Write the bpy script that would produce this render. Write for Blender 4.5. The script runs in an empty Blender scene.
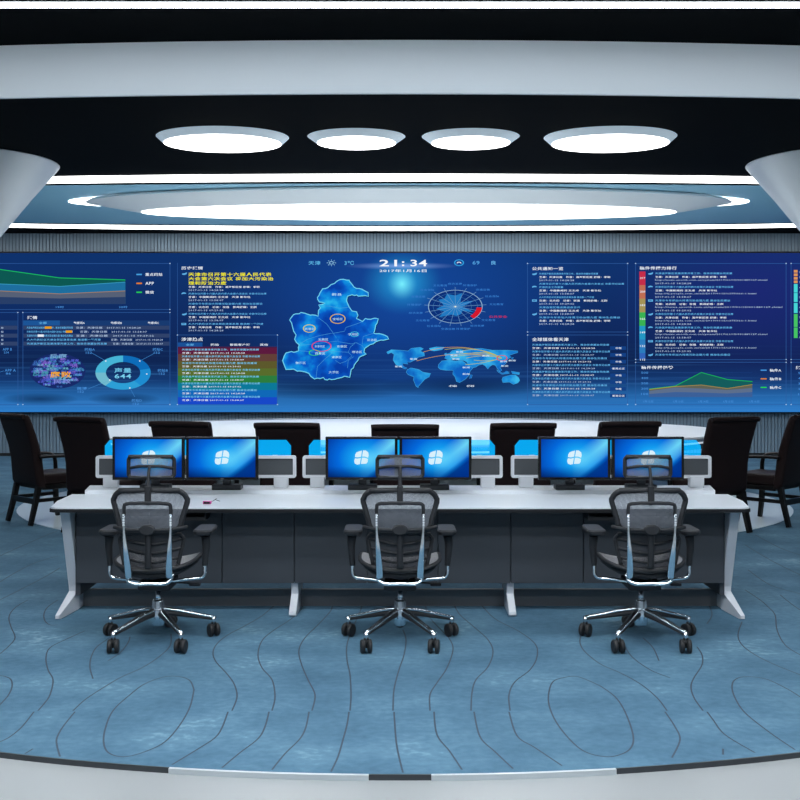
import bpy, bmesh, math, random
from mathutils import Vector, Matrix
random.seed(7)
PI = math.pi
SC = bpy.context.scene
COL = SC.collection
F = 1010.0; HZ = 370.0; EYE = 1.7          # focal length (px), horizon row, eye height

# ------------------------------------------------------------------ materials
def lin(c):
    return tuple(((v/255.0)/12.92 if v/255.0 <= 0.04045 else ((v/255.0+0.055)/1.055)**2.4) for v in c)
MATS = {}
def mat(name, rgb, rough=.5, metal=0.0, spec=.5, coat=0.0, bump=None):
    if name in MATS: return MATS[name]
    m = bpy.data.materials.new(name); m.use_nodes = True
    b = m.node_tree.nodes['Principled BSDF']
    b.inputs['Base Color'].default_value = (*lin(rgb), 1)
    b.inputs['Roughness'].default_value = rough
    b.inputs['Metallic'].default_value = metal
    b.inputs['Specular IOR Level'].default_value = spec
    b.inputs['Coat Weight'].default_value = coat
    nt = m.node_tree
    tc = nt.nodes.new('ShaderNodeTexCoord'); nz = nt.nodes.new('ShaderNodeTexNoise')
    sc, st = bump if bump else (60, .02)
    nz.inputs['Scale'].default_value = sc
    nt.links.new(tc.outputs['Object'], nz.inputs['Vector'])
    bp = nt.nodes.new('ShaderNodeBump'); bp.inputs['Strength'].default_value = st
    bp.inputs['Distance'].default_value = .01
    nt.links.new(nz.outputs['Fac'], bp.inputs['Height'])
    nt.links.new(bp.outputs['Normal'], b.inputs['Normal'])
    MATS[name] = m
    return m
def emit(rgb, k=1.0):
    name = 'glow_%d_%d_%d_%g' % (rgb[0], rgb[1], rgb[2], k)
    if name in MATS: return MATS[name]
    m = bpy.data.materials.new(name); m.use_nodes = True
    nt = m.node_tree; nt.nodes.clear()
    e = nt.nodes.new('ShaderNodeEmission'); o = nt.nodes.new('ShaderNodeOutputMaterial')
    e.inputs[0].default_value = (*lin(rgb), 1); e.inputs[1].default_value = k
    nt.links.new(e.outputs[0], o.inputs[0])
    MATS[name] = m
    return m

class NB:                                   # tiny node-expression helper
    def __init__(s, name):
        s.m = bpy.data.materials.new(name); s.m.use_nodes = True; s.nt = s.m.node_tree; s.nt.nodes.clear()
        s.out = s.nt.nodes.new('ShaderNodeOutputMaterial')
        tc = s.nt.nodes.new('ShaderNodeTexCoord'); sp = s.nt.nodes.new('ShaderNodeSeparateXYZ')
        s.co = tc.outputs['Object']; s.nt.links.new(s.co, sp.inputs[0])
        s.x, s.y, s.z = sp.outputs
    def put(s, sock, v):
        if isinstance(v, (int, float)): sock.default_value = v
        elif isinstance(v, tuple): sock.default_value = (*v, 1) if len(v) == 3 and len(sock.default_value) == 4 else v
        else: s.nt.links.new(v, sock)
    def f(s, op, a, b=0.0, c=0.0, clamp=False):
        n = s.nt.nodes.new('ShaderNodeMath'); n.operation = op; n.use_clamp = clamp
        for i, v in enumerate((a, b, c)): s.put(n.inputs[i], v)
        return n.outputs[0]
    def noise(s, scale, detail=2, sx=1, sy=1, sz=1):
        mp = s.nt.nodes.new('ShaderNodeMapping'); mp.inputs['Scale'].default_value = (sx, sy, sz)
        s.nt.links.new(s.co, mp.inputs[0])
        n = s.nt.nodes.new('ShaderNodeTexNoise'); n.inputs['Scale'].default_value = scale; n.inputs['Detail'].default_value = detail
        s.nt.links.new(mp.outputs[0], n.inputs['Vector'])
        return n.outputs['Fac']
    def ramp(s, fac, stops):
        n = s.nt.nodes.new('ShaderNodeValToRGB'); cr = n.color_ramp
        while len(cr.elements) < len(stops): cr.elements.new(.5)
        for e, (p, c) in zip(cr.elements, stops): e.position = p; e.color = (*lin(c), 1)
        s.put(n.inputs[0], fac)
        return n.outputs[0]
    def mix(s, fac, a, b, mode='MIX'):
        n = s.nt.nodes.new('ShaderNodeMix'); n.data_type = 'RGBA'; n.blend_type = mode
        s.put(n.inputs[0], fac)
        for sock, v in ((n.inputs[6], a), (n.inputs[7], b)):
            if isinstance(v, tuple): sock.default_value = (*lin(v), 1)
            else: s.nt.links.new(v, sock)
        return n.outputs[2]
    def emission(s, col, k=1.0):
        e = s.nt.nodes.new('ShaderNodeEmission'); s.put(e.inputs[0], col); e.inputs[1].default_value = k
        s.nt.links.new(e.outputs[0], s.out.inputs[0]); return s.m
    def surf(s, col, rough=.6, bumpf=None, bstr=.2, spec=.5):
        b = s.nt.nodes.new('ShaderNodeBsdfPrincipled'); s.put(b.inputs['Base Color'], col)
        s.put(b.inputs['Roughness'], rough); b.inputs['Specular IOR Level'].default_value = spec
        if bumpf is not None:
            bp = s.nt.nodes.new('ShaderNodeBump'); bp.inputs['Strength'].default_value = bstr; bp.inputs['Distance'].default_value = .005
            s.nt.links.new(bumpf, bp.inputs['Height']); s.nt.links.new(bp.outputs[0], b.inputs['Normal'])
        s.b = b
        s.nt.links.new(b.outputs[0], s.out.inputs[0]); return s.m

BLACKCEIL = mat('black_ceiling_paint', (4, 9, 13), .8, spec=.03)
WHITEP = mat('white_ceiling_paint', (230, 238, 242), .5)
GREYCONE = mat('satin_column_panel', (222, 230, 236), .4, metal=.1)
PANELBLUE = mat('blue_ceiling_panel', (156, 210, 232), .5)
BEZEL = mat('lamp_bezel_added_glow', (225, 234, 240), .4)
_p = BEZEL.node_tree.nodes['Principled BSDF']; _p.inputs['Emission Color'].default_value = (*lin((176, 196, 210)), 1); _p.inputs['Emission Strength'].default_value = .5  # glow added to the bezel so it looks brighter than the room lights it
STRIP = emit((255, 255, 255), 5.8)
STRIPN = emit((238, 246, 255), 26.0)
LAMP = emit((255, 255, 255), 5.0)
DESKW = mat('white_laminate', (222, 227, 232), .28, spec=.5)
EDGE = mat('dark_edge_band', (24, 25, 28), .5, spec=.3)
SLATE = mat('slate_panel', (56, 60, 66), .5)
BEAM = mat('dark_beam', (104, 105, 108), .5)
LEGW = mat('light_grey_steel', (205, 208, 214), .4)
BLACKP = mat('black_plastic', (40, 41, 44), .55, spec=.3)
BLACKG = mat('black_gloss', (8, 8, 10), .2)
RUBBER = mat('caster_rubber', (30, 30, 32), .6)
CHROME = mat('polished_chrome', (236, 240, 244), .2, metal=1.0)
LEATHER = mat('dark_brown_leather', (32, 22, 22), .5, spec=.12, bump=(140, .15))
WOOD = mat('black_lacquered_wood', (7, 6, 7), .35, spec=.25)
FRAMEG = mat('light_grey_plastic', (196, 199, 204), .45)
BOARD = mat('charcoal_board', (60, 64, 68), .6)
TABW = mat('white_table_lacquer', (238, 244, 247), .3)
TABB = mat('black_table_lacquer', (14, 15, 18), .25)
DISC = mat('white_glossy_floor', (232, 247, 250), .2)
TRIMM = mat('trim_metal', (205, 212, 216), .35, metal=.3)
TRIMD = mat('trim_dark_metal', (70, 74, 78), .4, metal=.4)

def mesh_net(name, rgb, s, thr):
    b = NB(name)
    u = b.f('MULTIPLY', b.x, s); v = b.f('MULTIPLY', b.z, s*1.0); w = b.f('MULTIPLY', b.y, s)
    v = b.f('ADD', v, w)
    p = b.f('MULTIPLY', b.f('SINE', u), b.f('SINE', v))
    hole = b.f('GREATER_THAN', b.f('ABSOLUTE', p), thr)
    b.surf((lin(rgb)), .6)
    tr = b.nt.nodes.new('ShaderNodeBsdfTransparent'); mx = b.nt.nodes.new('ShaderNodeMixShader')
    b.nt.links.new(hole, mx.inputs[0]); b.nt.links.new(b.b.outputs[0], mx.inputs[1]); b.nt.links.new(tr.outputs[0], mx.inputs[2])
    b.nt.links.new(mx.outputs[0], b.out.inputs[0])
    return b.m
NET = mesh_net('grey_mesh_fabric', (118, 122, 130), 460.0, .55)
NETD = mesh_net('dark_mesh_fabric', (60, 61, 66), 460.0, .7)
SEATM = mesh_net('seat_mesh_fabric', (160, 158, 160), 460.0, .9)

b = NB('blue_carpet')
n1 = b.noise(1.6, 6, 1, 1.3, 1); n2 = b.noise(26, 8, .8, 1.0, 1); n3 = b.noise(420, 2)
base = b.ramp(b.f('ADD', b.f('MULTIPLY', n1, .7), b.f('MULTIPLY', n2, .3)), [(.34, (68, 100, 122)), (.5, (81, 115, 137)), (.6, (92, 127, 148)), (.74, (138, 168, 184))])
CARPET = b.surf(base, .85, b.f('ADD', n3, n2), .35, spec=.15)
b = NB('grey_stone_tile')
n1 = b.noise(.5, 3, 1, .3, 1)
TILE = b.surf(b.ramp(n1, [(.35, (146, 149, 150)), (.65, (156, 159, 160))]), .3, spec=.4)
LINE = mat('carpet_line_yarn', (52, 68, 84), .8)
b = NB('side_wall_paint')
WALLP = b.surf(b.ramp(b.noise(2, 3), [(.3, (128, 140, 150)), (.7, (140, 152, 162))]), .7)
SLATM = mat('grey_blue_slat', (140, 162, 178), .5)
SLATD = mat('dark_slat_groove', (84, 98, 110), .7)

b = NB('cyan_edge_lit_acrylic')
e = b.nt.nodes.new('ShaderNodeEmission'); e.inputs[0].default_value = (*lin((8, 184, 255)), 1); e.inputs[1].default_value = .47
t = b.nt.nodes.new('ShaderNodeBsdfTransparent'); t.inputs[0].default_value = (.5, .7, .8, 1)
a = b.nt.nodes.new('ShaderNodeAddShader'); b.nt.links.new(e.outputs[0], a.inputs[0]); b.nt.links.new(t.outputs[0], a.inputs[1])
b.nt.links.new(a.outputs[0], b.out.inputs[0]); ACRYL = b.m

# ------------------------------------------------------------------ objects
def tag(o, label=None, cat=None, group=None, kind=None):
    if label: o['label'] = label
    if cat: o['category'] = cat
    if group: o['group'] = group
    if kind: o['kind'] = kind
    return o
def empty(name, loc=(0, 0, 0), rz=0.0):
    o = bpy.data.objects.new(name, None); COL.objects.link(o)
    o.location = loc; o.rotation_euler = (0, 0, rz); o.empty_display_size = .1
    return o
class MB:
    def __init__(s): s.bm = bmesh.new(); s.mi = 0
    def face(s, vs, mi=None):
        try: f = s.bm.faces.new(vs)
        except ValueError: return None
        f.material_index = s.mi if mi is None else mi
        return f
    def box(s, x0, x1, y0, y1, z0, z1, bev=0.0, M=None):
        t = bmesh.new()
        bmesh.ops.create_cube(t, size=1)
        bmesh.ops.scale(t, vec=(x1-x0, y1-y0, z1-z0), verts=t.verts)
        bmesh.ops.translate(t, vec=((x0+x1)/2, (y0+y1)/2, (z0+z1)/2), verts=t.verts)
        if bev > 0: bmesh.ops.bevel(t, geom=t.edges[:], offset=bev, segments=2, affect='EDGES', profile=.5)
        if M: bmesh.ops.transform(t, matrix=M, verts=t.verts)
        s.merge(t); return s
    def merge(s, t, smooth=False):
        mp = {}
        for v in t.verts: mp[v] = s.bm.verts.new(v.co)
        for f in t.faces:
            g = s.face([mp[v] for v in f.verts])
            if g and (smooth or f.smooth): g.smooth = True
        t.free()
    def cyl(s, p0, p1, r0, r1=None, n=20, cap=True):
        r1 = r0 if r1 is None else r1
        return s.sweep([p0, p1], [(r0, r0), (r1, r1)], n=n, res=1, cap=cap)
    def sweep(s, pts, rad, n=10, closed=False, res=4, cap=True, up=None, square=False):
        """tube through pts (Catmull-Rom resampled); rad = one (w,h) or list of (w,h)"""
        P = [Vector(p) for p in pts]; N = len(P)
        if isinstance(rad, (int, float)): rad = (rad, rad)
        R = [rad]*N if isinstance(rad, tuple) else [(r, r) if isinstance(r, (int, float)) else r for r in rad]
        Q = []; RR = []
        segs = N if closed else N-1
        for i in range(segs):
            if closed: a, b_, c, d = P[(i-1) % N], P[i], P[(i+1) % N], P[(i+2) % N]
            else: a, b_, c, d = P[max(i-1, 0)], P[i], P[i+1], P[min(i+2, N-1)]
            ra, rb = R[i], R[(i+1) % N]
            for k in range(res):
                t = k/res
                Q.append(.5*((2*b_)+(-a+c)*t+(2*a-5*b_+4*c-d)*t*t+(-a+3*b_-3*c+d)*t**3))
                RR.append((ra[0]+(rb[0]-ra[0])*t, ra[1]+(rb[1]-ra[1])*t))
        if not closed: Q.append(P[-1]); RR.append(R[-1])
        M = len(Q); rings = []; prev = None
        for i in range(M):
            if closed: tg = Q[(i+1) % M]-Q[(i-1) % M]
            else: tg = Q[min(i+1, M-1)]-Q[max(i-1, 0)]
            tg.normalize()
            if up is not None:
                u = Vector(up); u = u-tg*u.dot(tg)
                if u.length < 1e-4: u = prev-tg*prev.dot(tg)
            elif prev is None:
                u = Vector((0, 0, 1)) if abs(tg.z) < .9 else Vector((0, 1, 0)); u = u-tg*u.dot(tg)
            else: u = prev-tg*prev.dot(tg)
            u.normalize(); prev = u; w = tg.cross(u)
            ring = []
            for k in range(n):
                a = 2*PI*k/n
                if square: a += PI/n
                ca, sa = math.cos(a), math.sin(a)
                if square and n == 4: ca = math.copysign(1, ca); sa = math.copysign(1, sa)
                ring.append(s.bm.verts.new(Q[i]+w*(ca*RR[i][0])+u*(sa*RR[i][1])))
            rings.append(ring)
        for i in range(M if closed else M-1):
            a, b_ = rings[i], rings[(i+1) % M]
            for k in range(n):
                f = s.face([a[k], a[(k+1) % n], b_[(k+1) % n], b_[k]])
                if f and not square: f.smooth = True
        if cap and not closed:
            s.face(rings[0][::-1]); s.face(rings[-1])
        return s
    def prism(s, pts, fn, depth0, depth1):
        """pts = 2D outline; fn(u,v,w) -> 3D"""
        a = [s.bm.verts.new(fn(u, v, depth0)) for u, v in pts]; b_ = [s.bm.verts.new(fn(u, v, depth1)) for u, v in pts]
        s.face(a[::-1]); s.face(b_)
        n = len(pts)
        for i in range(n): s.face([a[i], a[(i+1) % n], b_[(i+1) % n], b_[i]])
        return s
    def loft(s, rings, cap=True, smooth=True, closed=True):
        R = [[s.bm.verts.new(p) for p in r] for r in rings]; n = len(R[0])
        for a, b_ in zip(R, R[1:]):
            for k in range(n if closed else n-1):
                f = s.face([a[k], a[(k+1) % n], b_[(k+1) % n], b_[k]])
                if f: f.smooth = smooth
        if cap and closed: s.face(R[0][::-1]); s.face(R[-1])
        return s
    def grid(s, nu, nv, fn):
        V = [[s.bm.verts.new(fn(i/nu, j/nv)) for j in range(nv+1)] for i in range(nu+1)]
        for i in range(nu):
            for j in range(nv):
                f = s.face([V[i][j], V[i+1][j], V[i+1][j+1], V[i][j+1]]); f.smooth = True
        return s
    def build(s, name, mats, parent=None, normals=True):
        me = bpy.data.meshes.new(name)
        if normals: bmesh.ops.recalc_face_normals(s.bm, faces=s.bm.faces[:])
        s.bm.to_mesh(me); s.bm.free()
        for m in (mats if isinstance(mats, (list, tuple)) else [mats]): me.materials.append(m)
        o = bpy.data.objects.new(name, me); COL.objects.link(o)
        if parent: o.parent = parent
        return o
def box_obj(name, m, parent, *dims, bev=0.0):
    return MB().box(*dims, bev=bev).build(name, m, parent)
def kids(o): return [c for c in bpy.data.objects if c.parent == o]
def copy_tree(o, parent=None):
    c = o.copy(); COL.objects.link(c); c.parent = parent
    for k in kids(o): copy_tree(k, c)
    return c
def ell(cx, cy, a, b_, n=96, p=2.0):
    out = []
    for i in range(n):
        t = 2*PI*i/n; c, s_ = math.cos(t), math.sin(t)
        out.append((cx+a*math.copysign(abs(c)**(2/p), c), cy+b_*math.copysign(abs(s_)**(2/p), s_)))
    return out
def slab(name, m, outline, z0, z1, parent=None):
    return MB().prism(outline, lambda u, v, w: (u, v, w), z0, z1).build(name, m, parent)

# ------------------------------------------------------------------ room shell
RX = 11.0; YB = 20.0; YF = -3.0; ZL = 4.4; ZH = 4.92
def tagS(o, label=None): return tag(o, label, None, None, 'structure')
tagS(box_obj('floor', TILE, None, -RX, RX, YF, YB, -.12, -.02), 'polished light grey stone floor in the foreground')
# carpet: one slab with its inlaid yarn lines
R0 = 6.5; CY = 4.24+R0
out = []
front = []
for i in range(181):
    x = -5.9+11.8*i/180
    front.append((x, CY-math.sqrt(R0*R0-x*x)))
out = front+[(8.2, 10.4), (10.9, 13.5), (10.9, YB-.02), (-10.9, YB-.02), (-10.9, 13.5), (-8.2, 10.4)]
cm = MB(); cm.prism(out, lambda u, v, w: (u, v, w), -.02, 0.0)
LINES = [
 [(0,654),(8,647),(15,638),(11,627),(9,617),(15,608),(28,600)],
 [(-8,715),(0,705),(8,696),(12,687),(11,680),(6,677),(0,676),(-8,677)],
 [(58,600),(48,607),(44,614),(45,621),(50,625),(58,625)],
 [(85,631),(65,640),(50,648),(46,658),(48,670),(53,680),(50,695),(44,704),(38,711)],
 [(34,712),(22,727),(10,737),(0,742),(-10,745)], [(25,754),(33,749)],
 [(93,679),(90,668),(91,658),(96,648),(105,641),(112,636)], [(108,661),(120,653),(128,643),(130,637)],
 [(171,634),(171,643),(167,650),(155,660),(140,669),(120,678),(100,690),(85,700),(73,711)],
 [(75,712),(63,727),(57,738),(57,746),(60,757)],
 [(194,690),(190,707),(180,725),(165,742),(145,752),(125,757),(110,754),(104,745),(105,730),(113,711),(130,695),(145,684),(165,677),(180,677),(190,681),(194,690)],
 [(172,765),(200,748),(215,738),(222,728),(228,712)],
 [(232,711),(237,697),(234,684),(226,673),(216,662),(213,653),(217,644),(228,635),(245,626),(262,616),(275,605),(290,592)],
 [(222,768),(240,753),(258,739),(265,727),(269,712)],
 [(272,711),(275,697),(272,680),(262,668),(258,655),(262,641),(273,631),(290,620),(300,611),(303,605),(308,592)],
 [(272,770),(285,754),(300,739),(306,727),(309,712)],
 [(312,711),(315,695),(308,680),(301,663),(299,650),(305,638),(318,625),(330,612),(333,605),(340,590)],
 [(331,772),(338,757),(343,740),(347,725),(349,712)],
 [(350,711),(351,695),(350,675),(347,660),(347,645),(352,630),(360,612),(362,605)],
 [(403,773),(399,757),(396,740),(394,712)], [(393,711),(394,690),(399,670),(404,655),(406,640),(403,630)],
 [(462,770),(450,752),(437,735),(434,712)], [(430,711),(430,695),(437,683),(447,668),(453,650),(450,640),(443,632),(430,618),(425,605)],
 [(513,769),(495,752),(480,737),(474,712)], [(471,711),(472,693),(476,680),(488,667),(493,652),(488,640),(475,628),(460,615),(454,605)],
 [(562,766),(535,748),(517,736),(509,712)], [(510,711),(509,695),(515,682),(530,670),(537,657),(535,644),(518,631),(495,619),(481,605)],
 [(600,686),(615,697),(625,712),(633,735),(631,748),(620,755),(605,757),(585,752),(570,740),(556,722),(549,705),(549,692),(553,682),(563,678),(578,677),(600,686)],
 [(672,758),(680,740),(675,727),(665,712)], [(667,711),(657,698),(640,684),(620,673),(600,664),(585,652),(580,643),(581,635)],
 [(624,645),(632,657),(650,670),(670,678)], [(643,638),(653,648),(659,661)],
 [(755,753),(725,735),(713,720),(707,712)], [(703,711),(694,698),(691,687),(694,678),(702,665),(702,655),(697,647)],
 [(795,750),(770,733),(745,713),(735,698),(732,687),(735,680),(745,677),(765,679),(785,688),(800,697),(812,706)],
 [(812,680),(800,675),(775,665),(755,655),(742,645),(738,635),(742,622)],
 [(812,660),(800,655),(785,645),(777,630),(775,615),(768,607),(760,600),(745,590)], [(812,615),(800,610),(790,603),(780,595)], [(723,755),(723,749)],
 [(-8,604),(0,600),(20,590),(45,577),(60,568)], [(-8,586),(0,582),(15,573),(35,563),(58,556)], [(-8,560),(0,556),(20,547),(45,536),(58,531)],
 [(745,545),(770,560),(800,575),(812,580)], [(748,570),(770,585),(800,594),(812,598)], [(755,535),(780,548),(800,555),(812,558)],
 [(709,605),(712,615),(707,624)], [(8,640-130),(0,515),(-8,520)],
]
def gp(x, y):
    d = EYE*F/(y-HZ); return Vector(((x-400)*d/F, d, .0015))
cm.mi = 1
for L in LINES:
    P = [gp(*p) for p in L]; Q = []
    for i in range(len(P)-1):
        a, b_, c, d = P[max(i-1, 0)], P[i], P[i+1], P[min(i+2, len(P)-1)]
        for k in range(6):
            t = k/6; Q.append(.5*((2*b_)+(-a+c)*t+(2*a-5*b_+4*c-d)*t*t+(-a+3*b_-3*c+d)*t**3))
    Q.append(P[-1]); lv = []
    for i, q in enumerate(Q):
        tg = (Q[min(i+1, len(Q)-1)]-Q[max(i-1, 0)]); tg.normalize(); nn = Vector((-tg.y, tg.x, 0))*.0042
        lv.append((cm.bm.verts.new(q+nn), cm.bm.verts.new(q-nn)))
    for a, b_ in zip(lv, lv[1:]): cm.face([a[0], a[1], b_[1], b_[0]])
co = cm.build('carpet', [CARPET, LINE], None)
tag(co, 'blue mottled carpet with dark wavy contour lines under the desk', 'carpet')
# trim along the carpet's front edge
tm = MB()
for i in range(180):
    (x0, y0), (x1, y1) = front[i], front[i+1]
    def off(x, y, r): 
        v = Vector((x, y-CY)); v.normalize(); return (v.x*r, CY+v.y*r)
    tm.mi = 0 if (-.96 < (x0+x1)/2 < -.14 or .12 < (x0+x1)/2 < .94) else 1
    a, b_, c, d = off(x0, y0, R0), off(x1, y1, R0), off(x1, y1, R0+(.008 if tm.mi else .016)), off(x0, y0, R0+(.008 if tm.mi else .016))
    tm.prism([d, c, b_, a], lambda u, v, w: (u, v, w), -.02, .004)
tagS(tm.build('trim_1', [TRIMM, TRIMD], None), 'thin metal edging strip along the curved front of the carpet')
# glossy white floor disc
dm = MB(); dm.prism(ell(.06, 13.2, 4.87, 3.75), lambda u, v, w: (u, v, w), .0005, .006)
tagS(dm.build('trim_2', DISC, None), 'glossy white oval inlay on the floor under the conference chairs')

# back wall with vertical slats
wm = MB(); wm.mi = 1; wm.box(-RX, RX, YB, YB+.15, -.02, ZH+.1); wm.mi = 0
x = -RX
while x < RX-.05:
    wm.box(x+.008, x+.0587, YB-.022, YB, .06, ZH); x += .0667
tagS(wm.build('wall_back', [SLATM, SLATD], None), 'back wall of narrow vertical grey-blue slats')
tagS(box_obj('baseboard_back', BLACKP, None, -RX, RX, YB-.04, YB, .0, .06))
tagS(box_obj('wall_left', WALLP, None, -RX-.15, -RX, YF, YB, -.12, ZH+.1))
tagS(box_obj('wall_right', WALLP, None, RX, RX+.15, YF, YB, -.12, ZH+.1))
tagS(box_obj('wall_front', WALLP, None, -RX, RX, YF-.15, YF, -.12, ZH+.1))
tagS(box_obj('ceiling', BLACKCEIL, None, -RX, RX, YF, YB, ZH, ZH+.1), 'black upper ceiling')
# lowered black soffit with white curved fascia
fc = [(-RX+22*i/60, 9.84+(-RX+22*i/60)**2/92) for i in range(61)]
so = slab('soffit', BLACKCEIL, [(x, y+.04) for x, y in fc]+[(RX, YB-.03), (-RX, YB-.03)], ZL, ZH-.002)
so.name = 'trim_3'; tagS(so, 'lowered black ceiling field around the oval light ring')
ff = MB(); ff.prism([(x, y) for x, y in fc]+[(x, y+.038) for x, y in fc[::-1]], lambda u, v, w: (u, v, w), ZL-.004, ZH-.004)
tagS(ff.build('trim_4', WHITEP, None), 'wide pale curved fascia band across the ceiling')

# ------------------------------------------------------------------ lights
def light(name, m_or, label, cat='light', group=None): return tag(m_or, label, cat, group)
lt = empty('linear_light', (0, 8.865, ZH))
box_obj('housing', BLACKP, lt, -10.9, 10.9, -.08, .08, -.012, -.001)
box_obj('diffuser', STRIPN, lt, -10.9, 10.9, -.035, .035, -.028, -.0125)
tag(lt, 'long straight white light strip along the very top of the picture', 'light strip')
rg = empty('oval_light_ring', (0, 16.7, ZL))
def arc_band(ao, bo, ai, bi, sgn, xl=10.8, n=60):
    o_, i_ = [], []
    for k in range(n+1):
        x = -xl+2*xl*k/n
        o_.append((x, sgn*bo*math.sqrt(1-(x/ao)**2))); i_.append((x, sgn*bi*math.sqrt(1-(x/ai)**2)))
    return o_+i_[::-1]
for sg, nm in ((-1, 'diffuser'), (1, 'diffuser')):
    MB().prism(arc_band(13.5, 2.80, 13.3, 2.30, sg), lambda u, v, w: (u, v, w), -.01, -.001).build(nm, STRIP, rg)
tag(rg, 'huge oval white light ring around the blue ceiling panel', 'light ring')
pa = arc_band(13.1, 2.1, 13.1, 2.1, -1)[:61]; pb = arc_band(13.1, 2.1, 13.1, 2.1, 1)[:61]
pn = MB().prism([(x, y+16.7) for x, y in pa]+[(x, y+16.7) for x, y in pb[::-1]], lambda u, v, w: (u, v, w), ZL-.008, ZL-.001).build('trim_5', PANELBLUE)
tagS(pn, 'blue-grey oval ceiling panel inside the light ring')
# big hanging oval lamp
bl = empty('oval_ceiling_lamp', (.14, 16.0, ZL-.009))
MB().prism(ell(0, .14, 5.43, 1.02, 120), lambda u, v, w: (u, v, w), -.012, -.001).build('halo_diffuser', LAMP, bl)
def rings(cx, specs, n=120): return [[(x, y, z) for x, y in ell(cx, cy, a, b_, n)] for (cy, a, b_, z) in specs]
MB().loft(rings(0, [(-.03, 5.05, 1.24, -.013), (-.03, 5.1, 1.27, -.05), (0, 4.3, .86, -.19)]), smooth=False).build('shade', WHITEP, bl)
MB().prism(ell(0, 0, 4.23, .83, 120), lambda u, v, w: (u, v, w), -.2, -.1902).build('diffuser', LAMP, bl)
tag(bl, 'very wide flat oval lamp hanging in the middle of the blue ceiling panel', 'ceiling lamp')
for X, D, ra, rb, da, db, lb in ((-2.05, 11.68, .765, .53, .672, .465, 'large round ceiling lamp, leftmost of the row of four'), (-.503, 11.65, .565, .40, .45, .345, 'small round ceiling lamp, second from left in the row of four'),
                         (.815, 11.65, .565, .40, .45, .345, 'small round ceiling lamp, second from right in the row of four'), (2.43, 11.68, .765, .53, .672, .465, 'large round ceiling lamp, rightmost of the row of four')):
    e_ = empty('round_ceiling_lamp', (X, D, ZL))
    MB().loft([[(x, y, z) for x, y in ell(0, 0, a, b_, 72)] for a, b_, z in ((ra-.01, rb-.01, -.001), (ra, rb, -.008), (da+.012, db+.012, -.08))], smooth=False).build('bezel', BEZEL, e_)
    MB().prism(ell(0, 0, da, db, 72), lambda u, v, w: (u, v, w), -.088, -.0802).build('diffuser', LAMP, e_)
    tag(e_, lb, 'ceiling lamp', 'row of four round ceiling lamps')
# out-of-view fill panels added overhead to brighten the carpet and desk
for X in (-2.9, 0.0, 2.9):
    for D in (4.6, 2.5, .3):
        e_ = empty('added_fill_light', (X, D, ZH))
        box_obj('housing', WHITEP, e_, -.75, .75, -.35, .35, -.03, -.001)
        box_obj('diffuser', emit((232, 240, 246), 35), e_, -.7, .7, -.3, .3, -.036, -.0302)
        tag(e_, 'flat rectangular fill panel added overhead, out of view', 'ceiling light', 'added fill lights in front of the desks')

# ------------------------------------------------------------------ flared columns
for X, sd in ((-5.46, 'left'), (5.53, 'right')):
    c = empty('flared_column', (X, 13.12, 0))
    def cir(r, z, n=64): return [(r*math.cos(2*PI*k/n), r*math.sin(2*PI*k/n), z) for k in range(n)]
    MB().loft([cir(.22, .003), cir(.22, 3.41)]).build('shaft', GREYCONE, c)
    MB().loft([cir(.225, 3.4), cir(.27, 3.46), cir(.62, 3.93), cir(.985, 4.385), cir(.99, 4.398)]).build('capital', GREYCONE, c)
    tag(c, 'pale column with a flared cone top at the %s edge of the picture' % sd, 'column', 'flared columns')

# ------------------------------------------------------------------ LED video wall
DW = 19.86
vw = empty('led_video_wall', (0, 0, 0))
def W(px, py, L=0): return (( px-400)*DW/F, DW-L*.004, EYE-(py-HZ)*DW/F)
x0, _, z1 = W(-150, 253); x1, _, z0 = W(950, 412)
box_obj('cabinet', BLACKG, vw, x0-.03, x1+.03, DW+.004, 19.975, z0-.03, z1+.03)
b = NB('display_background')
u = b.f('ADD', b.f('MULTIPLY', b.x, F/DW), 400.0)                       # screen column in the content
v = b.f('ADD', b.f('MULTIPLY', b.f('SUBTRACT', EYE, b.z), F/DW), HZ)     # screen row
g = b.f('DIVIDE', b.f('SUBTRACT', v, 253.0), 159.0, clamp=True)
basec = b.ramp(g, [(0, (15, 50, 108)), (.12, (16, 50, 108)), (.45, (16, 42, 96)), (.68, (15, 37, 82)), (.8, (20, 56, 112)), (.91, (38, 104, 172)), (1, (46, 124, 200))])
# streaks near the bottom
st = b.noise(1.0, 3, .25, 1, 22)
stm = b.f('MULTIPLY', b.f('MULTIPLY', b.f('SUBTRACT', st, .52, clamp=True), 1.6), b.f('SUBTRACT', b.f('MULTIPLY', g, 2.2), 1.2, clamp=True), clamp=True)
c1 = b.mix(stm, basec, (70, 140, 215))
def blob(cx, cy, rx, ry, pw=2.0):
    dx = b.f('DIVIDE', b.f('SUBTRACT', u, cx), rx); dy = b.f('DIVIDE', b.f('SUBTRACT', v, cy), ry)
    r = b.f('SQRT', b.f('ADD', b.f('MULTIPLY', dx, dx), b.f('MULTIPLY', dy, dy)))
    return b.f('POWER', b.f('SUBTRACT', 1.0, r, clamp=True), pw)
c1 = b.mix(b.f('MULTIPLY', blob(405, 300, 190, 120, 1.0), .45), c1, (24, 92, 200))
c1 = b.mix(b.f('MULTIPLY', blob(760, 290, 160, 110, 1.2), .6), c1, (34, 34, 120))
c1 = b.mix(b.f('MULTIPLY', blob(402, 282, 42, 34, 1.5), .9), c1, (40, 170, 235))
c1 = b.mix(b.f('MULTIPLY', blob(402, 284, 16, 17, 1.7), 1.0), c1, (120, 240, 255))
c1 = b.mix(b.f('MULTIPLY', blob(402, 266, 60, 4, 1.5), .7), c1, (140, 180, 250))
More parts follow.
